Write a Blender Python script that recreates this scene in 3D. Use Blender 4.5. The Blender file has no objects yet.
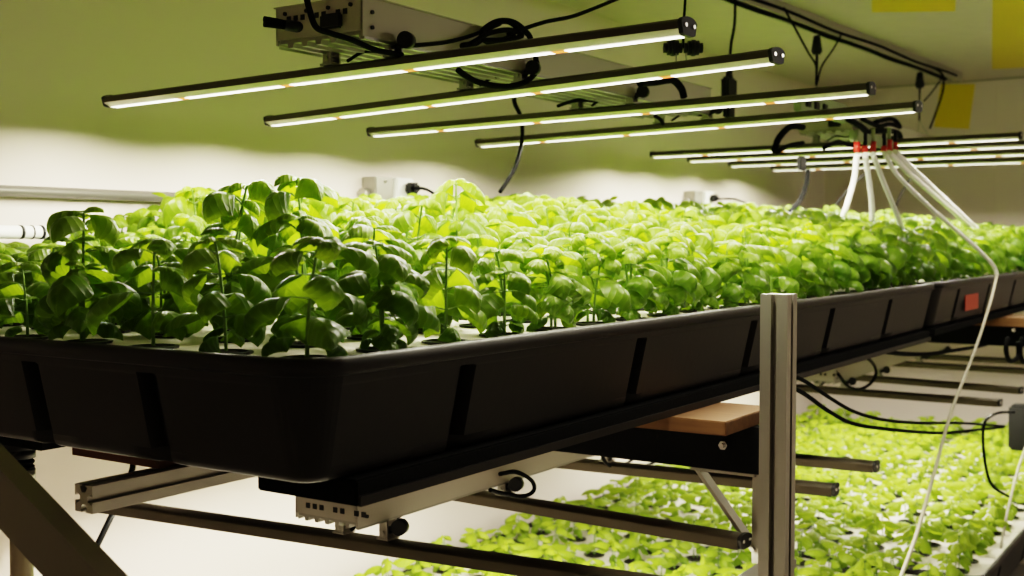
import bpy, bmesh, math, random
from mathutils import Vector, Matrix
random.seed(7)
PI = math.pi
col = bpy.context.scene.collection
scn = bpy.context.scene

# ---------------------------------------------------------------- camera
F = 1158.0
EYE = 1.58
CAM = Vector((-.811, -.764, EYE))
YAW = math.radians(33.4)
PIT = math.atan(48/1158.)
fw = Vector((math.cos(YAW)*math.cos(PIT), math.sin(YAW)*math.cos(PIT), -math.sin(PIT)))
rt = Vector((math.sin(YAW), -math.cos(YAW), 0))
up = rt.cross(fw)
cd = bpy.data.cameras.new('camera')
co = bpy.data.objects.new('camera', cd); col.objects.link(co)
cd.sensor_width = 36; cd.lens = 36*F/1024; cd.clip_start = .02
co.matrix_world = Matrix(((rt.x, up.x, -fw.x, CAM.x), (rt.y, up.y, -fw.y, CAM.y), (rt.z, up.z, -fw.z, CAM.z), (0, 0, 0, 1)))
cd.dof.use_dof = True; cd.dof.focus_distance = 1.55; cd.dof.aperture_fstop = 7.0
scn.camera = co

def at(px, py, ax, v):
    """the point of the world plane (axis ax = v) seen at a pixel of the photograph"""
    d = fw + rt*((px-512)/F) + up*((288-py)/F)
    return CAM + d*((v-CAM[ax])/d[ax])

# ---------------------------------------------------------------- materials
def mat(name, color=(.8, .8, .8), rough=.5, metal=0., bump=0., bscale=60., var=0., spec=.5):
    m = bpy.data.materials.new(name); m.use_nodes = True
    nt = m.node_tree; b = nt.nodes['Principled BSDF']
    b.inputs['Base Color'].default_value = (*color, 1)
    b.inputs['Roughness'].default_value = rough
    b.inputs['Metallic'].default_value = metal
    b.inputs['Specular IOR Level'].default_value = spec
    tc = nt.nodes.new('ShaderNodeTexCoord')
    n = nt.nodes.new('ShaderNodeTexNoise'); n.inputs['Scale'].default_value = bscale; n.inputs['Detail'].default_value = 4
    nt.links.new(tc.outputs['Object'], n.inputs['Vector'])
    if var:
        r = nt.nodes.new('ShaderNodeMix'); r.data_type = 'RGBA'; r.blend_type = 'MULTIPLY'
        r.inputs[0].default_value = var
        r.inputs[6].default_value = (*color, 1)
        nt.links.new(n.outputs['Color'], r.inputs[7])
        g = nt.nodes.new('ShaderNodeRGBToBW'); nt.links.new(n.outputs['Fac'], r.inputs[7])
        nt.links.new(r.outputs[2], b.inputs['Base Color'])
    if bump:
        bp = nt.nodes.new('ShaderNodeBump'); bp.inputs['Strength'].default_value = bump; bp.inputs['Distance'].default_value = .002
        nt.links.new(n.outputs['Fac'], bp.inputs['Height']); nt.links.new(bp.outputs[0], b.inputs['Normal'])
    return m

M = {}
M['wall'] = mat('wall_paint', (.76, .675, .62), .75, bump=.15, bscale=25)
M['ceiling'] = mat('ceiling_paint', (.70, .63, .575), .8, bump=.1, bscale=12, var=.12)
M['floor'] = mat('grey_floor', (.28, .27, .25), .55, bump=.1, bscale=8, var=.3)
M['tray'] = mat('black_tray_plastic', (.0120, .0090, .0066), .48, bump=.1, bscale=70, var=.2, spec=.35)
M['black'] = mat('black_plastic', (.005, .005, .005), .45, spec=.35)
M['bartop'] = mat('dark_bar_top', (.075, .062, .040), .42, .4)
M['blackmatt'] = mat('black_matt', (.004, .004, .004), .9, bump=.6, bscale=160, spec=.15)
M['rubber'] = mat('black_rubber', (.002, .002, .002), .8, spec=.1)
M['alu'] = mat('brushed_aluminium', (.40, .38, .33), .38, .85, bump=.05, bscale=200)
M['aludark'] = mat('anodised_light_housing', (.62, .60, .50), .38, .30)
M['aluslot'] = mat('extrusion_slot', (.05, .045, .04), .6, .4)
M['steel'] = mat('galvanised_steel', (.33, .32, .28), .42, .7, bump=.1, bscale=40)
M['panel'] = mat('driver_housing_grey', (.40, .37, .31), .5, .2)
M['chrome'] = mat('bolt_steel', (.8, .8, .8), .2, 1)
M['white'] = mat('white_plastic', (.8, .8, .77), .4)
M['conduit'] = mat('conduit_metal', (.20, .19, .17), .4, .5)
M['tube2'] = mat('dull_drip_tube', (.42, .39, .30), .5)
M['tube'] = mat('white_drip_tube', (.93, .92, .88), .4)
M['red'] = mat('red_connector', (.5, .03, .02), .4)
M['green'] = mat('green_board', (.30, .36, .20), .45)
M['sticker'] = mat('red_sticker', (.50, .085, .05), .6, bump=.1)
M['board'] = mat('white_foam_board', (.78, .72, .64), .7, bump=.3, bscale=120)
M['soil'] = mat('dark_potting_plug', (.018, .012, .008), .95, bump=1, bscale=300)
M['cup'] = mat('black_net_cup', (.009, .009, .009), .35)
M['waterm'] = mat('tray_water', (.02, .025, .02), .08)
M['diag'] = mat('dull_steel_brace', (.24, .22, .18), .65, .3)
M['clear'] = mat('smoky_drain_hose', (.38, .33, .24), .18, .3)
M['duct'] = mat('strut_paint', (.42, .40, .33), .5, .3)

def wood_mat():
    m = bpy.data.materials.new('raw_pine'); m.use_nodes = True; nt = m.node_tree; b = nt.nodes['Principled BSDF']
    tc = nt.nodes.new('ShaderNodeTexCoord'); mp = nt.nodes.new('ShaderNodeMapping'); mp.inputs['Scale'].default_value = (60, 4, 60)
    n = nt.nodes.new('ShaderNodeTexNoise'); n.inputs['Scale'].default_value = 2; n.inputs['Detail'].default_value = 6
    r = nt.nodes.new('ShaderNodeValToRGB')
    r.color_ramp.elements[0].color = (.11, .052, .02, 1); r.color_ramp.elements[1].color = (.23, .12, .045, 1)
    nt.links.new(tc.outputs['Object'], mp.inputs[0]); nt.links.new(mp.outputs[0], n.inputs['Vector'])
    nt.links.new(n.outputs['Fac'], r.inputs[0]); nt.links.new(r.outputs[0], b.inputs['Base Color']); b.inputs['Roughness'].default_value = .7
    return m
M['wood'] = wood_mat()

def paper_mat():
    m = mat('yellow_sticky_sheet', (.88, .70, .01), .45, bump=.2, bscale=500, var=.25); return m
M['paper'] = paper_mat()

def emit_mat():
    m = bpy.data.materials.new('led_diffuser'); m.use_nodes = True; nt = m.node_tree; nt.nodes.clear()
    out = nt.nodes.new('ShaderNodeOutputMaterial'); e = nt.nodes.new('ShaderNodeEmission')
    uv = nt.nodes.new('ShaderNodeUVMap'); uv.uv_map = 'UVMap'
    sx = nt.nodes.new('ShaderNodeSeparateXYZ'); nt.links.new(uv.outputs[0], sx.inputs[0])
    # warm red diodes: short dashes at regular steps along the strip
    f = nt.nodes.new('ShaderNodeMath'); f.operation = 'FRACT'; nt.links.new(sx.outputs[0], f.inputs[0])
    c = nt.nodes.new('ShaderNodeMath'); c.operation = 'LESS_THAN'; c.inputs[1].default_value = .085; nt.links.new(f.outputs[0], c.inputs[0])
    mx = nt.nodes.new('ShaderNodeMix'); mx.data_type = 'RGBA'
    mx.inputs[6].default_value = (1, .95, .78, 1); mx.inputs[7].default_value = (.28, .085, .02, 1)
    nt.links.new(c.outputs[0], mx.inputs[0]); nt.links.new(mx.outputs[2], e.inputs[0])
    e.inputs[1].default_value = 6.0
    nt.links.new(e.outputs[0], out.inputs[0]); return m
M['emit'] = emit_mat()

def leaf_mat(name, dark, light, trans, tfac=.45, rough=.36):
    m = bpy.data.materials.new(name); m.use_nodes = True; nt = m.node_tree; b = nt.nodes['Principled BSDF']
    out = nt.nodes['Material Output']
    age = nt.nodes.new('ShaderNodeAttribute'); age.attribute_name = 'young'
    oi = nt.nodes.new('ShaderNodeObjectInfo')
    uv = nt.nodes.new('ShaderNodeUVMap'); uv.uv_map = 'UVMap'
    sx = nt.nodes.new('ShaderNodeSeparateXYZ'); nt.links.new(uv.outputs[0], sx.inputs[0])
    def mth(op, a, bb=None):
        n = nt.nodes.new('ShaderNodeMath'); n.operation = op
        for i, v in enumerate((a, bb)):
            if v is None: continue
            if isinstance(v, (int, float)): n.inputs[i].default_value = v
            else: nt.links.new(v, n.inputs[i])
        return n.outputs[0]
    au = mth('ABSOLUTE', sx.outputs[0])
    # side veins sweep towards the tip: ridges of v - .35|u|
    ph = mth('SUBTRACT', sx.outputs[1], mth('MULTIPLY', au, .28))
    w = mth('ABSOLUTE', mth('SINE', mth('MULTIPLY', ph, 20.)))
    vein = mth('POWER', w, .5)
    mid = mth('MINIMUM', mth('MULTIPLY', au, 9.), 1.)
    h = mth('MULTIPLY', vein, mid)
    bp = nt.nodes.new('ShaderNodeBump'); bp.inputs['Strength'].default_value = .4; bp.inputs['Distance'].default_value = .0018
    nt.links.new(h, bp.inputs['Height']); nt.links.new(bp.outputs[0], b.inputs['Normal'])
    yv = mth('ADD', mth('MULTIPLY', age.outputs['Fac'], .75), mth('MULTIPLY', oi.outputs['Random'], .3))
    mx = nt.nodes.new('ShaderNodeMix'); mx.data_type = 'RGBA'; mx.clamp_factor = True
    mx.inputs[6].default_value = (*dark, 1); mx.inputs[7].default_value = (*light, 1); nt.links.new(yv, mx.inputs[0])
    m2 = nt.nodes.new('ShaderNodeMix'); m2.data_type = 'RGBA'; m2.blend_type = 'MIX'
    nt.links.new(mth('MULTIPLY', mth('SUBTRACT', 1., h), .35), m2.inputs[0]); nt.links.new(mx.outputs[2], m2.inputs[6]); m2.inputs[7].default_value = (*light, 1)
    nt.links.new(m2.outputs[2], b.inputs['Base Color'])
    b.inputs['Roughness'].default_value = rough; b.inputs['Specular IOR Level'].default_value = .30
    t = nt.nodes.new('ShaderNodeBsdfTranslucent')
    m3 = nt.nodes.new('ShaderNodeMix'); m3.data_type = 'RGBA'
    m3.inputs[6].default_value = (trans[0]*.62, trans[1]*.75, trans[2]*.8, 1); m3.inputs[7].default_value = (*trans, 1)
    nt.links.new(yv, m3.inputs[0]); nt.links.new(m3.outputs[2], t.inputs[0]); nt.links.new(bp.outputs[0], t.inputs['Normal'])
    ms = nt.nodes.new('ShaderNodeMixShader'); ms.inputs[0].default_value = tfac
    nt.links.new(b.outputs[0], ms.inputs[1]); nt.links.new(t.outputs[0], ms.inputs[2]); nt.links.new(ms.outputs[0], out.inputs[0])
    return m
M['leaf'] = leaf_mat('basil_leaf', (.040, .100, .010), (.20, .31, .025), (.38, .54, .018), .42, .34)
M['leaf2'] = leaf_mat('basil_seedling_leaf', (.14, .25, .02), (.36, .48, .05), (.50, .66, .03), .4)
M['stem'] = mat('green_stem', (.16, .27, .05), .5)

# ---------------------------------------------------------------- object helpers
def tag(o, label=None, cat=None, group=None, kind=None):
    if label: o['label'] = label
    if cat: o['category'] = cat
    if group: o['group'] = group
    if kind: o['kind'] = kind
    return o
def empty(name, loc, label=None, cat=None, group=None, rz=0):
    o = bpy.data.objects.new(name, None); col.objects.link(o); o.location = loc; o.rotation_euler = (0, 0, rz); o.empty_display_size = .03
    return tag(o, label, cat, group)

class MB:
    def __init__(s): s.bm = bmesh.new(); s.uv = None
    def box(s, x0, x1, y0, y1, z0, z1, bev=0):
        r = bmesh.ops.create_cube(s.bm, size=1)
        for v in r['verts']:
            v.co = Vector(((x0+x1)/2+v.co.x*(x1-x0), (y0+y1)/2+v.co.y*(y1-y0), (z0+z1)/2+v.co.z*(z1-z0)))
        if bev:
            es = list({e for v in r['verts'] for e in v.link_edges})
            bmesh.ops.bevel(s.bm, geom=es, offset=bev, segments=2, affect='EDGES')
        return s
    def frame(s, a, b, upv=(0, 0, 1)):
        d = (b-a).normalized(); u = Vector(upv)
        if abs(d.dot(u)) > .98: u = Vector((1, 0, 0))
        x = u.cross(d).normalized(); y = d.cross(x).normalized()
        return x, y
    def sweep(s, a, b, prof, caps=True, smooth=False, upv=(0, 0, 1)):
        """2-D outline prof carried from a to b; prof x = sideways, y = up"""
        a = Vector(a); b = Vector(b); x, y = s.frame(a, b, upv)
        r0 = [s.bm.verts.new(a+x*p[0]+y*p[1]) for p in prof]; r1 = [s.bm.verts.new(b+x*p[0]+y*p[1]) for p in prof]
        n = len(prof)
        for i in range(n):
            f = s.bm.faces.new((r0[i], r0[(i+1) % n], r1[(i+1) % n], r1[i])); f.smooth = smooth
        if caps:
            s.bm.faces.new(r0[::-1]); s.bm.faces.new(r1)
        return s
    def cyl(s, a, b, r, n=16, r2=None):
        a = Vector(a); b = Vector(b); x, y = s.frame(a, b); r2 = r if r2 is None else r2
        c = [(math.cos(2*PI*i/n), math.sin(2*PI*i/n)) for i in range(n)]
        r0 = [s.bm.verts.new(a+(x*p[0]+y*p[1])*r) for p in c]; r1 = [s.bm.verts.new(b+(x*p[0]+y*p[1])*r2) for p in c]
        for i in range(n):
            f = s.bm.faces.new((r0[i], r0[(i+1) % n], r1[(i+1) % n], r1[i])); f.smooth = True
        s.bm.faces.new(r0[::-1]); s.bm.faces.new(r1)
        return s
    def tube(s, pts, r, n=8, sub=6):
        P = [Vector(p) for p in pts]
        if len(P) > 2:
            Q = []
            E = [P[0]*2-P[1]]+P+[P[-1]*2-P[-2]]
            for i in range(1, len(E)-2):
                for k in range(sub):
                    t = k/sub; p0, p1, p2, p3 = E[i-1:i+3]
                    Q.append(.5*((2*p1)+(p2-p0)*t+(2*p0-5*p1+4*p2-p3)*t*t+(3*p1-p0-3*p2+p3)*t**3))
            Q.append(P[-1]); P = Q
        u = None; prev = None; first = None
        for i, p in enumerate(P):
            d = (P[min(i+1, len(P)-1)]-P[max(i-1, 0)])
            if d.length < 1e-9: continue
            d.normalize()
            if u is None:
                u = Vector((0, 0, 1)).cross(d)
                if u.length < .1: u = Vector((1, 0, 0)).cross(d)
            u = (u-d*u.dot(d)).normalized(); v = d.cross(u)
            ring = [s.bm.verts.new(p+(u*math.cos(2*PI*k/n)+v*math.sin(2*PI*k/n))*r) for k in range(n)]
            if prev:
                for k in range(n):
                    f = s.bm.faces.new((prev[k], prev[(k+1) % n], ring[(k+1) % n], ring[k])); f.smooth = True
            else: first = ring
            prev = ring
        s.bm.faces.new(first[::-1]); s.bm.faces.new(prev)
        return s
    def build(s, name, m, parent=None, origin=None):
        """origin: world point that becomes the object's origin (vertices given in world space)"""
        if parent is not None:
            pl = Vector((0, 0, 0)); q = parent
            while q is not None: pl += q.location; q = q.parent
        else: pl = Vector((0, 0, 0))
        if origin is None and parent is None:
            xs = [v.co for v in s.bm.verts]
            origin = Vector(((min(v.x for v in xs)+max(v.x for v in xs))/2, (min(v.y for v in xs)+max(v.y for v in xs))/2, min(v.z for v in xs)))
        org = Vector(origin) if origin is not None else pl
        bmesh.ops.translate(s.bm, verts=s.bm.verts, vec=-org)
        bmesh.ops.recalc_face_normals(s.bm, faces=s.bm.faces)
        me = bpy.data.meshes.new(name); s.bm.to_mesh(me); s.bm.free()
        me.materials.append(M[m] if isinstance(m, str) else m)
        o = bpy.data.objects.new(name, me); col.objects.link(o); o.location = org-pl
        if parent is not None: o.parent = parent
        return o

def slot_profile(w, h=None):
    """T-slot aluminium section with one slot per 40 mm side"""
    h = h or w; a = w/2; b = h/2; q = min(w, h); g = q*.10; i = q*.21; d1 = q*.06; d2 = q*.28
    def side(L, H):
        return [(-L, -H), (-g, -H), (-g, -H+d1), (-i, -H+d1), (-i*.5, -H+d2), (i*.5, -H+d2), (i, -H+d1), (g, -H+d1), (g, -H)]
    P = []
    for k, (L, H) in enumerate(((a, b), (b, a), (a, b), (b, a))):
        for x, y in side(L, H):
            if k == 0: P.append((x, y))
            elif k == 1: P.append((-y, x))
            elif k == 2: P.append((-x, -y))
            else: P.append((y, -x))
    return P

def cable(px, ax, v, r, label, name='power_cable', m='rubber', cat='cable', group=None):
    """px: pixel points, each (x, y) on plane ax = v or (x, y, v)"""
    pts = [at(p[0], p[1], ax, p[2] if len(p) > 2 else v) for p in px]
    o = MB().tube(pts, r, 8, 8).build(name, m); return tag(o, label, cat, group)

# ---------------------------------------------------------------- room shell
X0, X1, Y0, Y1, ZC = -1.9, 5.23, -2.8, 1.24, 2.366
def struct(name, b, m): return tag(b.build(name, m), kind='structure')
struct('floor', MB().box(X0-.1, X1+.1, Y0-.1, Y1+.1, -.1, 0), 'floor')
struct('ceiling', MB().box(X0-.1, X1+.1, Y0-.1, Y1+.1, ZC, ZC+.1), 'ceiling')
struct('wall_back', MB().box(X0-.1, X1+.1, Y1, Y1+.1, 0, ZC), 'wall')
b = MB()
ys = [Y0, -2.05, -.83, .39, Y1]
for i in range(4): b.box(X1, X1+.1, ys[i]+(.0015 if i else 0), ys[i+1]-(.0015 if i < 3 else 0), 0, ZC, 0)
b.box(X1+.003, X1+.1, Y0, Y1, 0, ZC)
struct('wall_right', b, 'wall')
struct('wall_left', MB().box(X0-.1, X0, Y0, Y1, 0, ZC), 'wall')
struct('wall_front', MB().box(X0-.1, X1+.1, Y0-.1, Y0, 0, ZC), 'wall')
struct('trim_1', MB().box(X1-.006, X1, Y0, Y1, ZC-.008, ZC), 'duct')

# ---------------------------------------------------------------- trays
TL, TW = 2.43, 1.22
WID = {1.465: 1.22, .70: 1.30}
def tray_mesh(x0, y0, zr):
    """flared black flood tray: rim lip, drafted walls, vertical grooves, rounded corners"""
    bm = bmesh.new()
    gx = [.26+.434*k for k in range(6)]; gy = [.24+.205*k for k in range(5)]
    def stations(L, gs):
        S = [RC+(L-2*RC)*k/24 for k in range(24)]
        for g in gs: S = [q for q in S if abs(q-g) > .022]+[g-.016, g-.0115, g+.0115, g+.016]
        return sorted(q for q in S if RC <= q < L-RC)
    SX = stations(TL, gx); SY = stations(TW, gy)
    def dep(q, gs): return 1 if any(abs(q-g) < .012 for g in gs) else 0
    def ring(off, z, gr):
        r = max(RC+off, .012); P = []
        def arc(cx, cy, a0):
            for k in range(10): P.append((cx+r*math.cos(a0+PI/2*k/10), cy+r*math.sin(a0+PI/2*k/10), z))
        for q in SX[1:]: P.append((x0+q, y0-off+gr*dep(q, gx), z))
        arc(x0+TL-RC, y0+RC, -PI/2)
        for q in SY[1:]: P.append((x0+TL+off-gr*dep(q, gy), y0+q, z))
        arc(x0+TL-RC, y0+TW-RC, 0)
        for q in SX[:0:-1]: P.append((x0+q, y0+TW+off-gr*dep(q, gx), z))
        arc(x0+RC, y0+TW-RC, PI/2)
        for q in SY[:0:-1]: P.append((x0-off+gr*dep(q, gy), y0+q, z))
        arc(x0+RC, y0+RC, PI)
        return [bm.verts.new(p) for p in P]
    lv = [ring(-.060, zr-.100, 0), ring(-.058, zr-.026, 0), ring(-.0085, zr-.0255, 0), ring(-.008, zr-.004, 0), ring(-.006, zr, 0), ring(.0, zr+.001, 0),
          ring(.006, zr-.002, 0), ring(.006, zr-.017, 0), ring(.001, zr-.0185, 0), ring(-.001, zr-.0265, 0), ring(-.002, zr-.029, .018), ring(-.020, zr-.112, .018),
          ring(-.021, zr-.119, .016), ring(-.024, zr-.125, .014), ring(-.031, zr-.128, .006)]
    for li, (a, c) in enumerate(zip(lv, lv[1:])):
        n = len(a)
        for i in range(n):
            f = bm.faces.new((a[i], a[(i+1) % n], c[(i+1) % n], c[i])); f.smooth = 2 < li < 7 or li > 10
    bm.faces.new(lv[-1]); bm.faces.new(lv[0][::-1])
    return bm
RC = .055
def clamp_corner(bm, x0, y0, ins):
    """pull vertices into the tray's rounded corners"""
    r = RC-ins
    for v in bm.verts:
        cx = min(max(v.co.x, x0+RC), x0+TL-RC); cy = min(max(v.co.y, y0+RC), y0+TW-RC)
        d = math.hypot(v.co.x-cx, v.co.y-cy)
        if d > r: v.co.x = cx+(v.co.x-cx)*r/d; v.co.y = cy+(v.co.y-cy)*r/d
def board_mesh(x0, x1, y0, y1, z0, z1, nx, ny, r):
    """foam raft with round planting holes"""
    bm = bmesh.new(); dx = (x1-x0)/nx; dy = (y1-y0)/ny; K = 16
    for i in range(nx):
        for j in range(ny):
            cx = x0+dx*(i+.5); cy = y0+dy*(j+.5); sq = []; ci = []
            for k in range(K):
                a = 2*PI*k/K+PI/4; c, s_ = math.cos(a), math.sin(a); m_ = max(abs(c), abs(s_))
                sq.append((cx+c/m_*dx/2, cy+s_/m_*dy/2)); ci.append((cx+c*r, cy+s_*r))
            q1 = [bm.verts.new((*p, z1)) for p in sq]; c1 = [bm.verts.new((*p, z1)) for p in ci]; c0 = [bm.verts.new((*p, z0)) for p in ci]
            for k in range(K):
                l = (k+1) % K
                bm.faces.new((q1[k], q1[l], c1[l], c1[k])); bm.faces.new((c1[k], c1[l], c0[l], c0[k]))
    bmesh.ops.remove_doubles(bm, verts=bm.verts, dist=1e-5)
    # outer skirt
    es = [e for e in bm.edges if len(e.link_faces) == 1 and all(abs(v.co.z-z1) < 1e-6 for v in e.verts)]
    r_ = bmesh.ops.extrude_edge_only(bm, edges=es)
    for v in [g for g in r_['geom'] if isinstance(g, bmesh.types.BMVert)]: v.co.z = z0
    return bm
def make_tray(x0, y0, zr, label, bl):
    global TW
    TW = WID[zr]
    t = MB(); t.bm.free(); t.bm = tray_mesh(x0, y0, zr)
    o = t.build('flood_tray', 'tray'); tag(o, label, 'tray', None)
    wt = MB().box(x0+.064, x0+TL-.064, y0+.064, y0+TW-.064, zr-.098, zr-.027).build('nutrient_water', 'waterm', o)
    for k in range(4):
        a = x0+.010+(TL-.02)*k/4; c = x0+.010+(TL-.02)*(k+1)/4
        t = MB(); t.bm.free(); t.bm = board_mesh(a+.0015, c-.0015, y0+.012, y0+TW-.012, zr-.0245, zr-.010, 5, 10, .0262); clamp_corner(t.bm, x0, y0, .0105)
        bo = t.build('planting_board', 'board')
        tag(bo, bl[k], 'foam board')
    return o
ZR, ZL = 1.465, .70
ordn = ['first', 'second', 'third', 'last']
LY = -.145
trays = [(0, 0, ZR), (2.45, 0, ZR), (-.10, LY, ZL), (2.345, LY, ZL)]
tl = ['long black plastic grow tray nearest the camera, full of tall basil',
      'black plastic grow tray with a red sticker, end to end behind the nearest tray',
      'lower black grow tray of seedlings under the nearest tall basil tray',
      'far lower black grow tray of seedlings at bottom right under the red stickered tray']
wh = ['nearest basil tray', 'red stickered tray', 'nearer seedling tray', 'farther seedling tray']
for t, l, w in zip(trays, tl, wh):
    make_tray(*t, l, ['white foam planting board, %s from the camera end of the %s' % (n, w) for n in ordn])
sa = at(964, 311, 1, .010); sb = at(977, 293, 1, .010)
tag(MB().box(sa.x, sb.x, .006, .0085, sa.z, sb.z).build('square_sticker', 'sticker'), 'small red sticker on the side of the farther black tray', 'sticker')

# ---------------------------------------------------------------- plants
def leaf(bm, uvl, yl, base, az, elev, L, W, droop, cup, roll, young, nu=6, nv=8):
    D = Vector((math.cos(az), math.sin(az), 0)); S = Vector((-math.sin(az), math.cos(az), 0)); Z = Vector((0, 0, 1))
    S = (S*math.cos(roll)+Z*math.sin(roll)).normalized()
    p = Vector(base); rows = []; ph = random.uniform(0, 6)
    for j in range(nv+1):
        s_ = j/nv; a = elev-droop*s_**1.2
        d = D*math.cos(a)+Z*math.sin(a); nrm = d.cross(S)
        if nrm.z < 0 and a > -PI/2: nrm = -nrm
        nrm = (S.cross(d)*-1).normalized()
        if j: p = p+d*(L/nv)
        w = W*.5*(math.sin(PI*min(1, s_**.78))**.72)*(1-.12*s_) if 0 < j < nv else W*.02
        row = []
        for i in range(nu+1):
            t = i/nu*2-1; at_ = abs(t)
            off = -cup*w*at_**1.8 + .10*w*min(at_*3, 1) + .022*W*math.sin(s_*17-at_*3+ph)*at_*(1-at_)*3 + .03*W*math.sin(ph*2+t*1.5+s_*3)*at_
            row.append((p+S*(w*t*(1-.18*cup*at_))+nrm*off, t, s_))
        rows.append(row)
    V = [[bm.verts.new(q[0]) for q in r] for r in rows]
    for r in V:
        for v in r: v[yl] = young
    for j in range(nv):
        for i in range(nu):
            f = bm.faces.new((V[j][i], V[j][i+1], V[j+1][i+1], V[j+1][i])); f.smooth = True
            for lp, (jj, ii) in zip(f.loops, ((j, i), (j, i+1), (j+1, i+1), (j+1, i))):
                lp[uvl].uv = (rows[jj][ii][1], rows[jj][ii][2])
def simple_tube(bm, pts, r0, r1, n=5):
    prev = None
    for k, p in enumerate(pts):
        r = r0+(r1-r0)*k/(len(pts)-1); d = (pts[min(k+1, len(pts)-1)]-pts[max(k-1, 0)]).normalized()
        u = Vector((0, 1, .3)).cross(d).normalized(); v = d.cross(u)
        ring = [bm.verts.new(p+(u*math.cos(2*PI*i/n)+v*math.sin(2*PI*i/n))*r) for i in range(n)]
        if prev:
            for i in range(n):
                f = bm.faces.new((prev[i], prev[(i+1) % n], ring[(i+1) % n], ring[i])); f.smooth = True
        prev = ring
def plant_meshes(idx, H, big):
    bl = bmesh.new(); uvl = bl.loops.layers.uv.new('UVMap'); yl = bl.verts.layers.float.new('young'); bs = bmesh.new()
    rnd = random.uniform
    nst = random.choice((1, 2, 2)) if big else random.choice((2, 2, 3))
    for st in range(nst):
        bx, by = (rnd(-.008, .008), rnd(-.008, .008)) if nst > 1 else (0, 0)
        lean = Vector((rnd(-.10, .10), rnd(-.10, .10), 1)); h = H*(1 if st == 0 else rnd(.62, .9))
        def sp(t): return Vector((bx+lean.x*h*t*t, by+lean.y*h*t*t, h*t))
        simple_tube(bs, [sp(k/6) for k in range(7)], .0022 if big else .0013, .0014 if big else .0009)
        az0 = rnd(0, PI)
        lv = ((.16, .052, .0), (.32, .070, .0), (.51, .084, .08), (.70, .086, .3), (.87, .070, .55), (.97, .058, .75)) if big else ((.45, .046, .1), (.75, .056, .45), (.95, .038, .9))
        for k, (t, L, yg) in enumerate(lv):
            if big and k < 2 and rnd(0, 1) < (.3, .15)[k]+.2*st: continue
            for sgn in (0, 1):
                az = az0+k*PI/2+sgn*PI+rnd(-.3, .3); L2 = L*rnd(.82, 1.15)*(1 if st == 0 else .85)
                el = rnd(.0, .5) if k < len(lv)-2 else rnd(.25, .75)
                pet = L2*(.22 if k < len(lv)-1 else .10); b0 = sp(t); b1 = b0+Vector((math.cos(az)*math.cos(el), math.sin(az)*math.cos(el), math.sin(el)))*pet
                simple_tube(bs, [b0, (b0+b1)/2, b1], .0012 if big else .0008, .0008)
                leaf(bl, uvl, yl, b1, az, el-.05, L2, L2*rnd(.64, .78), rnd(1.6, 2.9) if big else rnd(1.0, 1.7), rnd(.7, 1.25), rnd(-.35, .35), min(1, yg+rnd(-.1, .15)),
                     8 if big else 4, 11 if big else 5)
            # axillary shoot leaves
            if big and 1 < k < 4:
                for q in range(random.choice((0, 1, 2))):
                    az = az0+k*PI/2+q*PI*.7+rnd(-.5, .5)
                    L2 = rnd(.026, .044); leaf(bl, uvl, yl, sp(t)+Vector((math.cos(az), math.sin(az), .8))*.008, az, rnd(.3, .9), L2, L2*.66, rnd(.9, 1.7), .7, rnd(-.3, .3), min(1, yg+.4), 4, 5)
        n = random.choice((2, 3)) if big else 2
        for q in range(n):
            az = az0+q*2*PI/n+rnd(-.3, .3); L2 = rnd(.026, .042) if big else rnd(.014, .022)
            leaf(bl, uvl, yl, sp(1), az, rnd(.4, 1.0), L2, L2*.66, rnd(1.2, 2.2), .8, 0, 1, 4, 5)
    zt = max(v.co.z for v in bl.verts); k = H/zt
    for q_ in (bl, bs):
        for v in q_.verts: v.co.z *= k
    out = []
    for nm, bm, m in (('foliage', bl, 'leaf' if big else 'leaf2'), ('stem', bs, 'stem')):
        me = bpy.data.meshes.new(nm+('_large' if big else '_small')); bm.to_mesh(me); bm.free(); me.materials.append(M[m]); out.append(me)
    return out
H0 = .17
BIG = [plant_meshes(i, H0, True) for i in range(14)]
SML = [plant_meshes(i, .075, False) for i in range(12)]
def cup_mesh(r):
    bm = bmesh.new(); K = 14
    prof = [(.0, -.036), (r*.66, -.036), (r*.86, .0005), (r*1.12, .001), (r*1.14, .0035), (r*.93, .004), (r*.88, .0005), (r*.80, -.001)]
    prev = None
    for q, (rr, z) in enumerate(prof):
        if rr == 0: continue
        ring = [bm.verts.new((rr*math.cos(2*PI*k/K), rr*math.sin(2*PI*k/K), z)) for k in range(K)]
        if prev:
            for k in range(K): bm.faces.new((prev[k], prev[(k+1) % K], ring[(k+1) % K], ring[k]))
        else: bm.faces.new(ring[::-1])
        prev = ring
    me = bpy.data.meshes.new('net_cup'); bm.to_mesh(me); bm.free(); me.materials.append(M['cup'])
    bm = bmesh.new(); random.seed(3)
    c = bm.verts.new((0, 0, .004)); r1 = [bm.verts.new((r*.5*math.cos(2*PI*k/K), r*.5*math.sin(2*PI*k/K), .003+random.uniform(-.001, .002))) for k in range(K)]
    r2 = [bm.verts.new((r*.86*math.cos(2*PI*k/K), r*.86*math.sin(2*PI*k/K), -.0005)) for k in range(K)]
    for k in range(K):
        l = (k+1) % K; bm.faces.new((c, r1[k], r1[l])); bm.faces.new((r1[k], r2[k], r2[l], r1[l]))
    m2 = bpy.data.meshes.new('growing_plug'); bm.to_mesh(m2); bm.free(); m2.materials.append(M['soil'])
    return me, m2
CUP, PLUG = cup_mesh(.0262)
random.seed(11)

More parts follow.
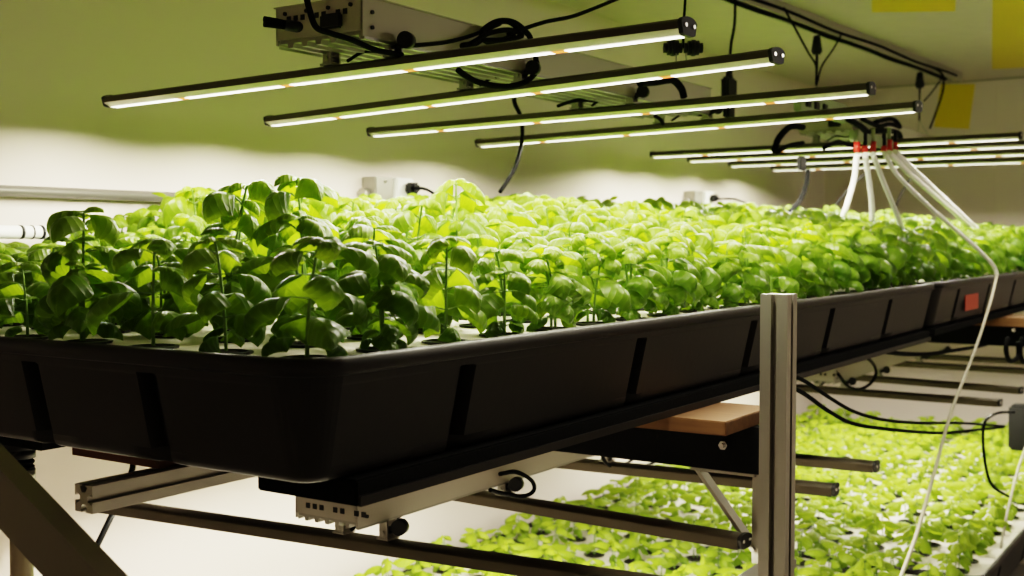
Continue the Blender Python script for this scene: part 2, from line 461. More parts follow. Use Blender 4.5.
def smooth(a, b_, x):
    t = max(0, min(1, (x-a)/(b_-a))); return t*t*(3-2*t)
spots_up = []; spots_lo = []
for (x0, y0, zr), kind in zip(trays, 'uull'):
    TW = WID[zr]; dx = (TL-.02)/4/5; dy = (TW-.024)/10
    for i in range(20):
        for j in range(10):
            x = x0+.010+dx*(i+.5); y = y0+.012+dy*(j+.5)
            (spots_up if kind == 'u' else spots_lo).append((x, y, zr-.010, i, j, x0))
def visible(x, y, z):
    d = Vector((x, y, z))-CAM; zz = d.dot(fw)
    if zz < .2: return False
    px = 512+F*d.dot(rt)/zz; py = 288-F*d.dot(up)/zz
    return -60 < px < 1090 and -60 < py < 640
def dist(s): return (Vector(s[:3])-CAM).length
TALL = [((238, 180), 'tall basil plant with a pale crown above the left half of the nearest tray'),
        ((321, 174), 'tall basil plant with upright folded crown leaves, second crown above the left canopy'),
        ((467, 178), 'tall basil plant rising in front of the wall just right of the metal outlet box'),
        ((118, 207), 'tall small leaved basil plant at the far left edge of the canopy')]
def place(root_name, meshes, s, sc, rz, label, cat, group, zscale=1., parts=True):
    o = empty(root_name, s[:3], label, cat, group, rz)
    for nm, me in (('foliage', meshes[0]), ('stem', meshes[1])):
        c = bpy.data.objects.new(nm, me); col.objects.link(c); c.parent = o; c.scale = (sc, sc, sc*zscale)
    c = bpy.data.objects.new('net_cup', CUP); col.objects.link(c); c.parent = o
    d = bpy.data.objects.new('growing_plug', PLUG); col.objects.link(d); d.parent = c
    return o
def merged(name, items, idxm, m, label, cat):
    bm = bmesh.new()
    for meshes, s, sc, rz, zs in items:
        tmp = bmesh.new(); tmp.from_mesh(meshes[idxm])
        mt = Matrix.Translation(Vector(s[:3])) @ Matrix.Rotation(rz, 4, 'Z') @ (Matrix.Diagonal((sc, sc, sc*zs, 1)))
        bmesh.ops.transform(tmp, matrix=mt, verts=tmp.verts); me = bpy.data.meshes.new('t'); tmp.to_mesh(me); tmp.free(); bm.from_mesh(me); bpy.data.meshes.remove(me)
    me = bpy.data.meshes.new(name); bm.to_mesh(me); bm.free(); me.materials.append(M[m])
    o = bpy.data.objects.new(name, me); col.objects.link(o); return o
def height_up(x, y):
    h = .135+.055*smooth(.0, .55, y)+.03*smooth(.5, 1.1, y)
    h += .03*smooth(.6, 3.0, x)
    h *= 1-.14*(1-smooth(0, .7, x))
    h *= 1-.38*(1-smooth(.05, .40, x-.38*y))*smooth(.1, .6, y)
    return h*random.uniform(.88, 1.12)
cand = [s for s in spots_up if visible(s[0], s[1], s[2]+.1)]
cand.sort(key=dist); near_up = cand[:300]; rest_up = cand[300:]
tall_at = {}
for (px, py), lab in TALL:
    best = min(near_up, key=lambda s: abs((lambda d: 512+F*d.dot(rt)/d.dot(fw))(Vector(s[:3])-CAM)-px)+(200 if not .2 < s[1] < .55 else 0))
    z = None
    d = Vector(best[:3])-CAM; zz = d.dot(fw); zt = EYE+(240-py)/F*zz
    tall_at[best[:2]] = (lab, zt-best[2])
for s in near_up:
    x, y, z, i, j, x0 = s
    me = random.choice(BIG); rz = random.uniform(0, 2*PI)
    near = x0 == 0
    if (x, y) in tall_at:
        lab, h = tall_at[(x, y)]; g = None
    else:
        h = height_up(x, y); g = None
        if near and i == 0 and j == 0: lab = 'dark backlit basil plant at the rounded near corner of the nearest tray'
        elif near and j == 0: lab = 'basil plant in the row along the front long edge of the nearest tray'; g = 'basil in the front row of the nearest tray'
        elif near and i == 0: lab = 'dark backlit basil plant along the short camera end of the nearest tray'; g = 'basil along the short end of the nearest tray'
        elif near and j <= 2: lab = 'basil plant just behind the front row of the nearest tray'; g = 'basil just behind the front row'
        elif near and j <= 6: lab = 'bright green basil plant in the middle rows of the nearest tray'; g = 'basil in the middle rows of the nearest tray'
        elif near: lab = 'bright green basil plant in the back rows of the nearest tray by the wall'; g = 'basil in the back rows of the nearest tray'
        elif j == 0: lab = 'basil plant in the front row of the farther upper tray with the red sticker'; g = 'basil in the front row of the farther tray'
        elif j <= 4: lab = 'basil plant behind the front row of the farther upper tray'; g = 'basil in the middle of the farther tray'
        else: lab = 'basil plant in the back rows of the farther upper tray by the wall'; g = 'basil in the back rows of the farther tray'
    sc = random.uniform(.95, 1.18)*(1 if h < .19 else 1.08); zs = (h/H0)/sc
    place('basil_plant', me, s, sc, rz, lab, 'plant', g, zs)
def stuff_group(spots, src, name, lab, hf, base):
    items = []
    for s in spots:
        h = hf(s[0], s[1]); sc = random.uniform(.95, 1.15); items.append((random.choice(src), s, sc, random.uniform(0, 2*PI), (h/base)/sc))
    if not items: return
    c = Vector(items[0][1][:3]); root = empty(name, (0, 0, 0)); root['kind'] = 'stuff'; tag(root, lab, 'plants')
    lm = 'leaf' if src is BIG else 'leaf2'
    for nm, k, m in (('foliage', 0, lm), ('stem', 1, 'stem')):
        o = merged(nm, items, k, m, None, None); o.parent = root; o['kind'] = 'stuff'
    o = merged('net_cup', [((CUP, PLUG), it[1], 1, 0, 1) for it in items], 0, 'cup', None, None); o.parent = root; o['kind'] = 'stuff'
stuff_group(rest_up, BIG, 'basil_rows', 'mass of distant basil plants at the far end of the farther upper tray', height_up, H0)

cand = [s for s in spots_lo if visible(s[0], s[1], s[2]+.04)]
cand.sort(key=dist)
def height_lo(x, y):
    h = .078+.02*(1-smooth(.0, .5, y-LY))
    return h*random.uniform(.8, 1.25)
for s in cand[:300]:
    x, y, z, i, j, x0 = s
    if random.random() < .02 and j > 0: continue
    if j == 0: lab = 'small basil seedling in the row along the front edge of the lower trays'; g = 'seedlings in the front row'
    elif j <= 2: lab = 'small basil seedling just behind the front row of the lower trays'; g = 'seedlings just behind the front row'
    elif j <= 6: lab = 'pale green basil seedling in the middle rows of the lower trays'; g = 'seedlings in the middle rows'
    else: lab = 'pale green basil seedling in the back rows of the lower trays'; g = 'seedlings in the back rows'
    h = height_lo(x, y); sc = random.uniform(.95, 1.3)
    place('basil_seedling', random.choice(SML), s, sc, random.uniform(0, 2*PI), lab, 'seedling', g, (h/.075)/sc)
stuff_group(cand[300:], SML, 'seedling_rows', 'mass of tiny distant seedlings at the far end of the lower trays', height_lo, .075)

# ---------------------------------------------------------------- grow lights
BW, BH = .038, .021
def bar_profile():
    return [(-BW/2+.0125, -BH*.62), (-BW/2+.0005, -BH*.30), (-BW/2+.0005, .08*BH), (BW/2-.0005, .08*BH), (BW/2-.0005, -BH*.30), (BW/2-.0125, -BH*.62)]
def top_profile(e=.28):
    p = [(-BW/2-.0004, -BH*e)]
    for k in range(0, 11):
        a = PI-PI*k/10; p.append((math.cos(a)*(BW/2+.0004), BH*.1+math.sin(a)*BH*.30))
    return p+[(BW/2+.0004, -BH*e)]
def cap_profile():
    p = [(-BW/2+.009, -BH*.66), (-BW/2+.003, -BH*.55), (-BW/2-.001, .1*BH)]
    for k in range(1, 12):
        a = PI-PI*k/12; p.append((math.cos(a)*(BW/2+.001), BH*.1+math.sin(a)*(BH*.34+.001)))
    return p+[(BW/2+.001, .1*BH), (BW/2-.003, -BH*.55), (BW/2-.009, -BH*.66)]
def light_profile(ld):
    """wide batwing lens of the bars: sends more light sideways than a bare flat emitter"""
    ld.use_nodes = True; nt = ld.node_tree; em = nt.nodes['Emission']
    g = nt.nodes.new('ShaderNodeNewGeometry'); d = nt.nodes.new('ShaderNodeVectorMath'); d.operation = 'DOT_PRODUCT'
    nt.links.new(g.outputs['Normal'], d.inputs[0]); nt.links.new(g.outputs['Incoming'], d.inputs[1])
    a = nt.nodes.new('ShaderNodeMath'); a.operation = 'ABSOLUTE'; nt.links.new(d.outputs['Value'], a.inputs[0])
    m = nt.nodes.new('ShaderNodeMath'); m.operation = 'MAXIMUM'; nt.links.new(a.outputs[0], m.inputs[0]); m.inputs[1].default_value = .10
    p = nt.nodes.new('ShaderNodeMath'); p.operation = 'POWER'; nt.links.new(m.outputs[0], p.inputs[0]); p.inputs[1].default_value = -.9
    q = nt.nodes.new('ShaderNodeMath'); q.operation = 'MULTIPLY'; nt.links.new(p.outputs[0], q.inputs[0]); q.inputs[1].default_value = .62
    nt.links.new(q.outputs[0], em.inputs['Strength'])
def light_fixture(label, ends, sx0, sx1, zs, power, cover=None, sy=(.34, .51), sh=.062):
    """ends: one ((x,y,z) near the camera, (x,y,z) near the wall) per bar; spine runs along X on top of the bars"""
    root = empty('grow_light', ((sx0+sx1)/2, (sy[0]+sy[1])/2, zs), label, 'grow light')
    y0, y1 = sy
    # ribbed heat sink underside and driver housing
    b = MB(); nr = 6
    prof = [(-(y1-y0)/2, .012), (-(y1-y0)/2, 0)]
    w = (y1-y0)/nr
    for k in range(nr):
        a = -(y1-y0)/2+w*k
        prof += [(a+w*.30, 0), (a+w*.38, .007), (a+w*.92, .007), (a+w, 0)]
    prof[-1] = ((y1-y0)/2, 0); prof += [((y1-y0)/2, .012)]
    ym = (y0+y1)/2
    b.sweep((sx0+.005, ym, zs), (sx1-.005, ym, zs), prof)
    b.build('heat_sink', 'steel', root)
    b = MB(); b.box(sx0, sx1, y0-.001, y0+.002, zs+.004, zs+sh); b.box(sx0, sx1, y1-.002, y1+.001, zs+.004, zs+sh)
    b.box(sx0, sx0+.002, y0, y1, zs+.012, zs+sh); b.box(sx1-.002, sx1, y0, y1, zs+.012, zs+sh)
    b.box(sx0-.002, sx1+.002, y0-.004, y1+.004, zs+sh-.002, zs+sh)
    b.box(sx0+.01, sx1-.01, y0+.003, y1-.003, zs+.013, zs+sh-.003)
    h = b.build('driver_housing', 'panel', root)
    for k in range(4):
        yy = y0+.02+(y1-y0-.04)*k/3
        MB().cyl((sx0-.001, yy, zs+.05), (sx0-.004, yy, zs+.05), .003, 8).build('screw', 'black', h)
    for zz in (.018, .040):
        MB().cyl((sx0+.02, y0-.001, zs+zz), (sx0+.02, y0-.004, zs+zz), .003, 8).build('screw', 'black', h)
    for k in range(9):
        if k in (3, 6): continue
        MB().box(sx0-.0008, sx0+.001, y1-.03-k*.014, y1-.022-k*.014, zs+sh-.024, zs+sh-.016).build('vent_slot', 'black', h)
    if zs > 1.5: MB().box(sx0-.010, sx0, y0+.035, y0+.075, zs+.018, zs+.04, .003).build('socket', 'black', h)
    for (pa, pb) in ends:
        a = Vector(pa); c = Vector(pb); dd_ = (c-a).normalized(); a = a+dd_*.012; c = c-dd_*(.045 if zs > 1.5 else .09); mid = (a+c)/2
        e = MB().sweep(a, c, bar_profile() if zs > 1.5 else [(-BW/2+.0005, -BH*.62), (-BW/2+.0005, .08*BH), (BW/2-.0005, .08*BH), (BW/2-.0005, -BH*.62)]); ho = e.build('light_bar', 'aludark', root); MB().sweep(a, c, top_profile(.28 if zs > 1.5 else .64)).build('top_cover', 'bartop', ho)
        d = (c-a).normalized(); L = (c-a).length
        dm = bmesh.new(); uvl = dm.loops.layers.uv.new('UVMap'); sd = Vector((-d.y, d.x, 0)).normalized()
        q = [a+d*.004, c-d*.004]; vs = []
        for p, sg in ((q[0], -1), (q[0], 1), (q[1], 1), (q[1], -1)): vs.append(dm.verts.new(p+sd*sg*(BW/2-.0120)+Vector((0, 0, -BH*.62-.0008))))
        f = dm.faces.new(vs)
        for lp, u in zip(f.loops, (.35, .35, .35+L/.27, .35+L/.27)): lp[uvl].uv = (u, 0)
        f.normal_update()
        t = MB(); t.bm.free(); t.bm = dm; t.build('diffuser', 'emit', ho)
        for p, dd in ((a, -d), (c, d)):
            cp = MB().sweep(p, p+dd*.006, cap_profile()); cc = cp.build('end_cap', 'black', ho)
        for sg in (-.28, .28):
            bp = a+sd*sg*BW-Vector((0, 0, .001))
            MB().cyl(bp-d*.005, bp-d*.008, .0028, 8).build('cap_screw', 'chrome', ho)
        # clamps to the spine: two brackets and one round knob
        for yy, kn in ((y0+.008, True), (y1-.03, False)):
            t_ = (yy-a.y)/(c.y-a.y); bx = a.x+(c.x-a.x)*t_; bz = a.z+(c.z-a.z)*t_+BH*.55
            k_ = MB().box(bx-.012, bx-.009, yy-.008, yy+.008, bz-.002, zs+.004).box(bx+.009, bx+.012, yy-.008, yy+.008, bz-.002, zs+.004)
            k_.box(bx-.014, bx+.014, yy-.012, yy+.012, bz-.003, bz).cyl((bx-.016, yy, bz+.008), (bx+.016, yy, bz+.008), .004, 8)
            br = k_.build('mounting_bracket', 'steel', root)
            if kn: MB().cyl((bx+.002, yy-.026, bz+.020), (bx-.012, yy-.030, bz+.020), .0125, 16).cyl((bx, yy-.021, bz+.018), (bx, yy, bz+.010), .006, 8).build('clamp_knob', 'black', br)
        # lead from bar to spine
        t_ = (ym-a.y)/(c.y-a.y); bx = a.x+(c.x-a.x)*t_; bz = a.z+(c.z-a.z)*t_+BH*.6
        MB().tube([(bx, ym+.02, bz), (bx+.02, ym, bz+.016), (bx+.045, ym-.03, bz+.014), (bx+.06, ym-.05, zs+.006)], .0028, 6).build('lead', 'rubber', root)
        # real light
        ld = bpy.data.lights.new('led_light', 'AREA'); ld.shape = 'RECTANGLE'; ld.size = L-.02; ld.size_y = .004
        ld.energy = power; ld.color = (1, .93, .74); ld.spread = math.radians(166)
        light_profile(ld)
        lo = bpy.data.objects.new('led_light', ld); col.objects.link(lo)
        lo.parent = root; z = -Vector((0, 0, 1)); xax = d; 
        nz = Vector((0, 0, 1)); nz = (nz-d*nz.dot(d)).normalized(); yax = nz.cross(d)
        mw = Matrix(((d.x, yax.x, nz.x, 0), (d.y, yax.y, nz.y, 0), (d.z, yax.z, nz.z, 0), (0, 0, 0, 1)))
        lo.matrix_local = Matrix.Translation(mid-Vector((0, 0, BH*.62+.002))-root.location) @ mw
    return root
P_UP, P_LO = 14.5, 8.
up1 = [((.522, -.155, 1.847), (.600, 1.105, 1.841)), ((.829, -.155, 1.852), (1.018, 1.105, 1.840)),
       ((1.306, -.155, 1.856), (1.350, 1.105, 1.842)), ((1.631, -.155, 1.855), (1.808, 1.105, 1.847))]
light_fixture('nearest upper grow light of four long bars, at top left above the nearest basil tray', up1, .472, 1.70, 1.870, P_UP)
up2 = [((2.86, -.14, 1.888), (2.855, 1.105, 1.880)), ((3.17, -.14, 1.888), (3.16, 1.105, 1.882)),
       ((3.57, -.14, 1.890), (3.545, 1.105, 1.885)), ((4.05, -.14, 1.892), (4.01, 1.105, 1.892))]
light_fixture('farther upper grow light of four long bars, above the farther basil tray', up2, 2.78, 4.22, 1.915, P_UP)
lo1 = [((.605, -.10, 1.113), (.535, 1.11, 1.095)), ((.872, -.095, 1.116), (.955, 1.11, 1.112)), ((1.318, -.095, 1.116), (1.235, 1.11, 1.112)), ((1.583, -.095, 1.116), (1.53, 1.11, 1.112))]
light_fixture('nearer lower grow light slung under the nearest basil tray, bars ending at the post', lo1, .495, 1.66, 1.145, P_LO, sh=.046, sy=(.375, .50))
lo2 = [((2.84, -.10, 1.100), (2.90, 1.11, 1.096)), ((3.18, -.10, 1.100), (3.36, 1.11, 1.096)), ((3.78, -.10, 1.100), (3.84, 1.11, 1.096)), ((4.14, -.10, 1.100), (4.18, 1.11, 1.096))]
light_fixture('farther lower grow light slung under the red stickered tray at right', lo2, 2.74, 4.26, 1.130, P_LO, sh=.05, sy=(.375, .50))

# ---------------------------------------------------------------- rack
def extrude(name, a, c, w, label, cat, m='alu', upv=(0, 0, 1), h=None, end='alu'):
    o = MB().sweep(a, c, slot_profile(w, h), upv=upv).build(name, m); return tag(o, label, cat)
PX, PY = .78, -.172
post = MB().sweep((PX, PY, 0), (PX, PY, 1.503), slot_profile(.040), upv=(0, 1, 0)).build('rack_post', 'alu', origin=(PX, PY, 0))
tag(post, 'upright slotted aluminium post standing in front of the tray, right of centre', 'post')
PX2 = 3.47
post2 = MB().sweep((PX2, PY, 0), (PX2, PY, 1.30), slot_profile(.040), upv=(0, 1, 0)).build('rack_post', 'alu', origin=(PX2, PY, 0))
tag(post2, 'upright aluminium post under the far tray at the right edge', 'post')
# slotted beam under the left end, and its rear twin
tag(MB().sweep((-.028, .308, 1.300), (2.42, .308, 1.300), slot_profile(.030)).build('support_beam', 'alu'), 'slotted aluminium beam with cut end poking out under the left end of the tray', 'beam')
tag(MB().box(.075, .125, .309, .470, 1.3152, 1.3365).build('wood_block', 'wood'), 'dark stained wooden block resting on the slotted beam under the left end of the tray', 'wood block')
bpy.data.objects['wood_block'].data.materials[0] = mat('old_wood', (.16, .055, .02), .7, bump=.3, bscale=90, var=.4)
# black runners below the tray
def runner(x0, x1, y0, y1, z0, z1, label):
    o = MB().box(x0, x1, y0, y1, z0, z1, .002).build('support_runner', 'blackmatt'); return tag(o, label, 'rail')
runner(.074, 2.40, .008, .150, 1.3096, 1.3365, 'wide black runner under the front edge of the nearest tray')
runner(.045, 2.40, .49, .72, 1.322, 1.3365, 'black runner under the middle of the nearest tray, by the drain fitting')
runner(2.46, 4.86, .008, .197, 1.318, 1.3365, 'black runner under the front edge of the farther tray')
# dark metal facing on the runner side, the brownish strip
MB().box(.076, 2.40, .004, .0078, 1.3096, 1.320).build('edge_strip', 'tray', [o for o in bpy.data.objects if o.get('label', '').startswith('wide black runner')][0])
for k, (x, lab, lw) in enumerate(((PX+.15, 'black cross beam on the slotted post, under the wooden board', 'raw pine board lying on the cross beam beside the slotted post'),
                                  (PX2+.03, 'far black cross beam with a bolt, under the red stickered tray', 'wooden board on the far black cross beam at the right edge'))):
    bm_ = empty('cross_beam', (x, .4, 1.205), lab, 'beam')
    MB().box(x-.03, x-.0, -.128, 1.20, 1.213, 1.2872, .002).build('beam_body', 'blackmatt', bm_)
    bx = x-.031
    q = at(724, 445, 0, bx) if k == 0 else at(1014, 330, 0, bx)
    MB().cyl((bx+.002, q.y, q.z), (bx-.006, q.y, q.z), .0075, 6).cyl((bx-.006, q.y, q.z), (bx-.012, q.y, q.z), .004, 8).build('bolt', 'chrome', bm_)
    tag(MB().box(x-.135, x+.06, -.086 if k == 0 else -.1, .28, 1.2875, 1.3092 if k == 0 else 1.3175, .0015).build('pine_board', 'wood'), lw, 'board')
for x0_, lab in ((-.10, 'aluminium stand carrying the nearer lower seedling tray'), (2.345, 'aluminium stand carrying the farther lower seedling tray')):
    st = empty('tray_stand', (x0_+TL/2, LY+TW/2, 0), lab, 'stand')
    for xx in (x0_+.12, x0_+TL/2, x0_+TL-.12): MB().sweep((xx, LY+.02, ZL-.139), (xx, LY+TW-.02, ZL-.139), slot_profile(.04)).build('cross_rail', 'alu', st)
    for xx in (x0_+.12, x0_+TL-.12):
        for yy in (LY+.05, LY+TW-.05): MB().sweep((xx, yy, 0), (xx, yy, ZL-.16), slot_profile(.04), upv=(0, 1, 0)).build('leg', 'alu', st)
# brace below the beam
br = empty('corner_brace', (PX+.13, -.05, 1.12), 'grey diagonal corner brace under the black cross beam, behind the post', 'brace')
MB().sweep((PX+.135, .01, 1.210), (PX+.135, -.088, 1.09), [(-.003, -.012), (.003, -.012), (.003, .012), (-.003, .012)], upv=(1, 0, 0)).build('diagonal_strut', 'alu', br)
MB().box(PX+.13, PX+.138, -.115, -.083, 1.07, 1.212).build('upright_plate', 'alu', br)
MB().box(PX+.0, PX+.138, -.153, -.112, 1.072, 1.085).build('foot_plate', 'alu', br)
MB().box(PX+.122, PX+.14, -.09, .02, 1.208, 1.2125).build('top_plate', 'alu', br)
# blurred diagonal brace and leg at bottom left
a0 = at(-60, 421, 0, -.14); a1 = at(125, 619, 0, -.14)
dv = (a1-a0).normalized()
dg = MB().sweep(a0-dv*.25, a1+dv*.02, [(-.012, -.0262), (.012, -.0262), (.012, .0262), (-.012, .0262)], upv=(0, 0, 1)).build('diagonal_brace', 'diag')
tag(dg, 'dull grey diagonal brace crossing the bottom left corner', 'brace')
e = a1+dv*.02
tag(MB().sweep((-.14, e.y+.0, 0), (-.14, e.y+.0, e.z-.03), slot_profile(.04), upv=(0, 1, 0)).build('rack_post', 'alu'), 'aluminium foot post below the diagonal brace at bottom left', 'post')

# drain under the left end
dr = empty('drain_outlet', (.10, .60, 1.0), 'black threaded drain outlet with smoky hose at the bottom left', 'drain')
c = at(20, 455, 1, .58)
DX, DY = c.x, c.y
MB().cyl((DX, DY, 1.3248), (DX, DY, 1.312), .024, 20).cyl((DX, DY, 1.312), (DX, DY, 1.300), .019, 20).build('outlet_flange', 'black', dr)
b = MB().cyl((DX, DY, 1.301), (DX, DY, 1.262), .0155, 20)
for k in range(5): b.cyl((DX, DY, 1.296-k*.007), (DX, DY, 1.293-k*.007), .0175, 20)
b.build('threaded_collar', 'rubber', dr)
MB().cyl((DX, DY, 1.285), (DX, DY, 1.272), .0185, 20).build('hose_clamp', 'steel', dr)
MB().tube([(DX, DY, 1.268), (DX, DY, 1.2), (DX-.004, DY-.005, 1.1), (DX-.01, DY-.01, .9), (DX-.01, DY, .02)], .0145, 14).build('drain_hose', 'clear', dr)

# ---------------------------------------------------------------- wall services
b = MB().cyl((X0+.02, 1.222, 1.672), (1.52, 1.222, 1.672), .011, 14)
tag(b.build('wall_conduit', 'conduit'), 'thin metal conduit along the back wall from the left edge to the first outlet box', 'conduit')
tag(MB().cyl((1.66, 1.222, 1.678), (3.49, 1.222, 1.690), .011, 14).build('wall_conduit', 'conduit'), 'thin metal conduit along the back wall between the two outlet boxes', 'conduit')
def outlet(x, z, w, lab):
    r = empty('outlet_box', (x, 1.23, z), lab, 'outlet box')
    MB().box(x-w/2, x, 1.19, 1.239, z-.04, z+.04, .003).build('steel_box', 'steel', r)
    MB().box(x, x+w/2, 1.180, 1.239, z-.045, z+.04, .004).build('outlet_cover', 'white', r)
    MB().box(x+w*.2, x+w*.2+.035, 1.150, 1.181, z-.002, z+.028, .006).build('plug', 'black', r)
    for q in (-1, 1): MB().cyl((x-w*.25, 1.19, z+q*.028), (x-w*.25, 1.186, z+q*.028), .004, 8).build('screw', 'chrome', r)
    MB().cyl((x-w/2-.02, 1.222, z-.006), (x-w/2, 1.222, z-.006), .015, 12).build('conduit_fitting', 'steel', r)
outlet(1.585, 1.705, .15, 'galvanised outlet box with a black plug on the back wall, nearer one')
outlet(3.57, 1.738, .17, 'pale outlet box with black plugs on the back wall, farther one')
cable([(412, 188), (425, 189), (436, 195), (448, 204), (455, 215)], 1, 1.15, .0045, 'short black cord from the nearer wall outlet down into the basil')
cable([(716, 199), (732, 199), (745, 203), (756, 212)], 1, 1.15, .004, 'thin black cord from the farther wall outlet into the basil')
cable([(716, 209), (726, 212), (733, 218)], 1, 1.15, .006, 'short thick cord below the farther wall outlet')
pv = empty('supply_pipe', (.3, 1.1, 1.58), 'white plastic pipe with black bands behind the left end of the basil', 'pipe')
MB().cyl((-.5, 1.10, 1.594), (.50, 1.10, 1.594), .012, 16).build('pipe_body', 'white', pv)
for xx, w in ((.425, .006), (.448, .003), (.466, .006)): MB().cyl((xx, 1.10, 1.594), (xx+w, 1.10, 1.594), .0127, 16).build('band', 'black', pv)
MB().cyl((.495, 1.10, 1.594), (.52, 1.10, 1.594), .015, 16).cyl((.508, 1.10, 1.594), (.508, 1.10, 1.48), .010, 12).build('elbow', 'white', pv)
vn = MB().box(.497, .519, 1.088, 1.11, 1.606, 1.628, .004).build('valve_knob', 'black', pv)

# ---------------------------------------------------------------- ceiling strut and hangers
pa = Vector((4.93, .51, ZC-.022)); pb = at(750, 0, 2, ZC-.022); dd = (pb-pa).normalized(); pb = pa+dd*5.2
U = [(-.025, -.022), (-.025, .022), (.025, .022), (.025, -.022), (.017, -.022), (.017, -.010), (.021, -.010), (.021, .018), (-.021, .018), (-.021, -.010), (-.017, -.010), (-.017, -.022)]
tag(MB().sweep(pa, pb, U).build('ceiling_strut', 'duct'), 'metal strut channel fixed along the ceiling above the grow lights', 'channel')
tag(MB().tube([pa+Vector((0, 0, -.020))+dd*t+Vector((0, .006*math.sin(t*9), -.004*abs(math.sin(t*5)))) for t in [k*.2+.15 for k in range(25)]], .007, 6, 3).build('cable_run', 'rubber'), 'black cable run tied under the ceiling strut', 'cable')
tag(MB().tube([pa+Vector((0, -.027, -.006))+dd*t+Vector((0, 0, .004*math.sin(t*7))) for t in [k*.2+.1 for k in range(25)]], .005, 6, 3).build('cable_run', 'rubber'), 'thin black cable along the camera side of the ceiling strut', 'cable')
def on_strut(x): t = (x-pa.x)/dd.x; return pa+dd*t+Vector((0, 0, -.022))
def hanger(x, zl, lab, zr=None, feet=((-.05, 0), (.05, 0)), zf=None, wide=1.0):
    s_ = on_strut(x); r = empty('rope_ratchet', s_, lab, 'hanger')
    MB().tube([s_+Vector((0, 0, .006)), s_+Vector((0, 0, -.02))], .003, 6).build('hook', 'steel', r)
    bz = s_.z-.03
    bt = MB().cyl((s_.x, s_.y, bz+.014), (s_.x, s_.y, bz-.040), .012*wide, 12, r2=.020*wide); bt.cyl((s_.x, s_.y, bz-.040), (s_.x, s_.y, bz-.052), .020*wide, 12, r2=.013*wide)
    bt.build('ratchet_body', 'black', r)
    MB().tube([(s_.x-.006, s_.y, bz-.05), (s_.x-.004, s_.y, zl)], .0026, 6).tube([(s_.x+.008, s_.y, bz-.05), (s_.x+.004, s_.y, zl)], .0026, 6).build('rope', 'rubber', r)
    b_ = MB()
    for fx, fy in feet: b_.tube([(s_.x, s_.y, zl), (s_.x+fx, s_.y+fy, zf)], .0018, 6)
    b_.build('wire_bridle', 'steel', r)
    return s_
def strut_x(px):
    lo, hi = 0.5, 4.9
    for _ in range(50):
        m_ = (lo+hi)/2; q_ = on_strut(m_)-CAM
        if 512+F*q_.dot(rt)/q_.dot(fw) < px: lo = m_
        else: hi = m_
    return lo
hanger(strut_x(817), 2.13, 'black rope ratchet hanging from the strut above the near end of the far light', feet=((-.12, -.12), (-.12, .0)), zf=1.977)
hanger(strut_x(920), 2.10, 'black rope ratchet hanging from the strut at the far end of the far light', feet=((-.14, -.10), (-.06, .0)), zf=1.977)
cable([(784, 8), (795, 28), (808, 52), (816, 66), (816, 84)], 1, .56, .0035, 'black cord slanting from the strut to the far light, left of the ratchet')
cable([(842, 33), (834, 48), (822, 66), (817, 84)], 1, .56, .003, 'black cord slanting from the strut to the far light, right of the ratchet')
cable([(930, 66), (942, 74), (943, 90), (936, 112), (930, 128)], 1, .5, .0045, 'black cord curving down from the far end of the ceiling strut')
cable([(942, 78), (932, 92), (924, 101)], 1, .5, .003, 'short thin cord at the far end of the ceiling strut')

# rope winder, adapter
w_ = empty('rope_winder', at(683, 48, 1, .12), 'black rope winder hanging by its cord behind the end of the first light bar', 'winder')
o0 = at(683, 48, 1, .12)
b = MB()
for sx in (-1, 1):
    for k in range(5):
        rr = (.009, .013, .0145, .013, .009)[k]; b.cyl(o0+rt*(sx*.018+(k-2.5)*.0066), o0+rt*(sx*.018+(k-1.5)*.0066), rr, 12)
b.build('winder_body', 'black', w_)
MB().tube([at(686, -12, 1, .12), at(684, 20, 1, .12), o0], .0026, 6).build('cord', 'rubber', w_)
MB().tube([o0-rt*.012, at(676, 68, 1, .12)], .0013, 5).tube([o0+rt*.004, at(687, 68, 1, .12)], .0013, 5).build('wire', 'steel', w_)
ad = empty('power_adapter', at(729, 92, 1, .6), 'black inline power adapter hanging on a cord beside the second light bar', 'adapter')
o1 = at(729, 92, 1, .6)
b = MB().box(o1.x-.036, o1.x+.036, .588, .612, o1.z-.022, o1.z+.042, .006).box(o1.x-.028, o1.x+.028, .59, .61, o1.z-.082, o1.z-.012, .008)
b.cyl((o1.x, .6, o1.z+.035), (o1.x, .6, o1.z+.07), .014, 10, r2=.006).build('adapter_body', 'black', ad)
MB().tube([(o1.x, .6, o1.z+.055), at(731, 45, 1, .6), at(735, 15, 1, .6), at(734, -60, 1, .6)], .0045, 8).build('cord', 'rubber', ad)
cable([(729, 76), (734, 69), (741, 66)], 1, .6, .002, 'tiny loop of wire at the top of the hanging adapter')

# cables around the nearest upper light
YS = .335
cable([(304, -14), (309, 8), (316, 27), (330, 33), (352, 40), (376, 50), (402, 55)], 1, .325, .0042, 'thick black cable bending over the near end of the nearest light')
b_ = empty('power_plug', at(282, 24, 1, .50), 'black plug pushed into the near end of the nearest upper light', 'plug')
for k in (0, 1):
    MB().tube([at(264, 19+k*5, 1, .50), at(280, 22+k*4, 1, .49), at(300, 27+k*2, 1, .47)], .0045, 10).build('plug_cord', 'rubber', b_)
MB().cyl(at(286, 25, 1, .48), at(304, 28, 1, .46), .0085, 12).build('plug_body', 'black', b_)
cable([(392, 47), (420, 45), (447, 42), (470, 36), (486, 30), (500, 24)], 1, .325, .0032, 'black power cord running along the side of the nearest light')
cable([(462, 46), (478, 42), (487, 30), (503, 21), (516, 27), (508, 38), (488, 42), (482, 32), (496, 22), (513, 22), (526, 32), (531, 40), (536, 60), (537, 70), (527, 81), (512, 86), (497, 86), (478, 82), (466, 76), (458, 70)], 1, .322, .0050, 'coiled black power cord looped beside the nearest upper light')
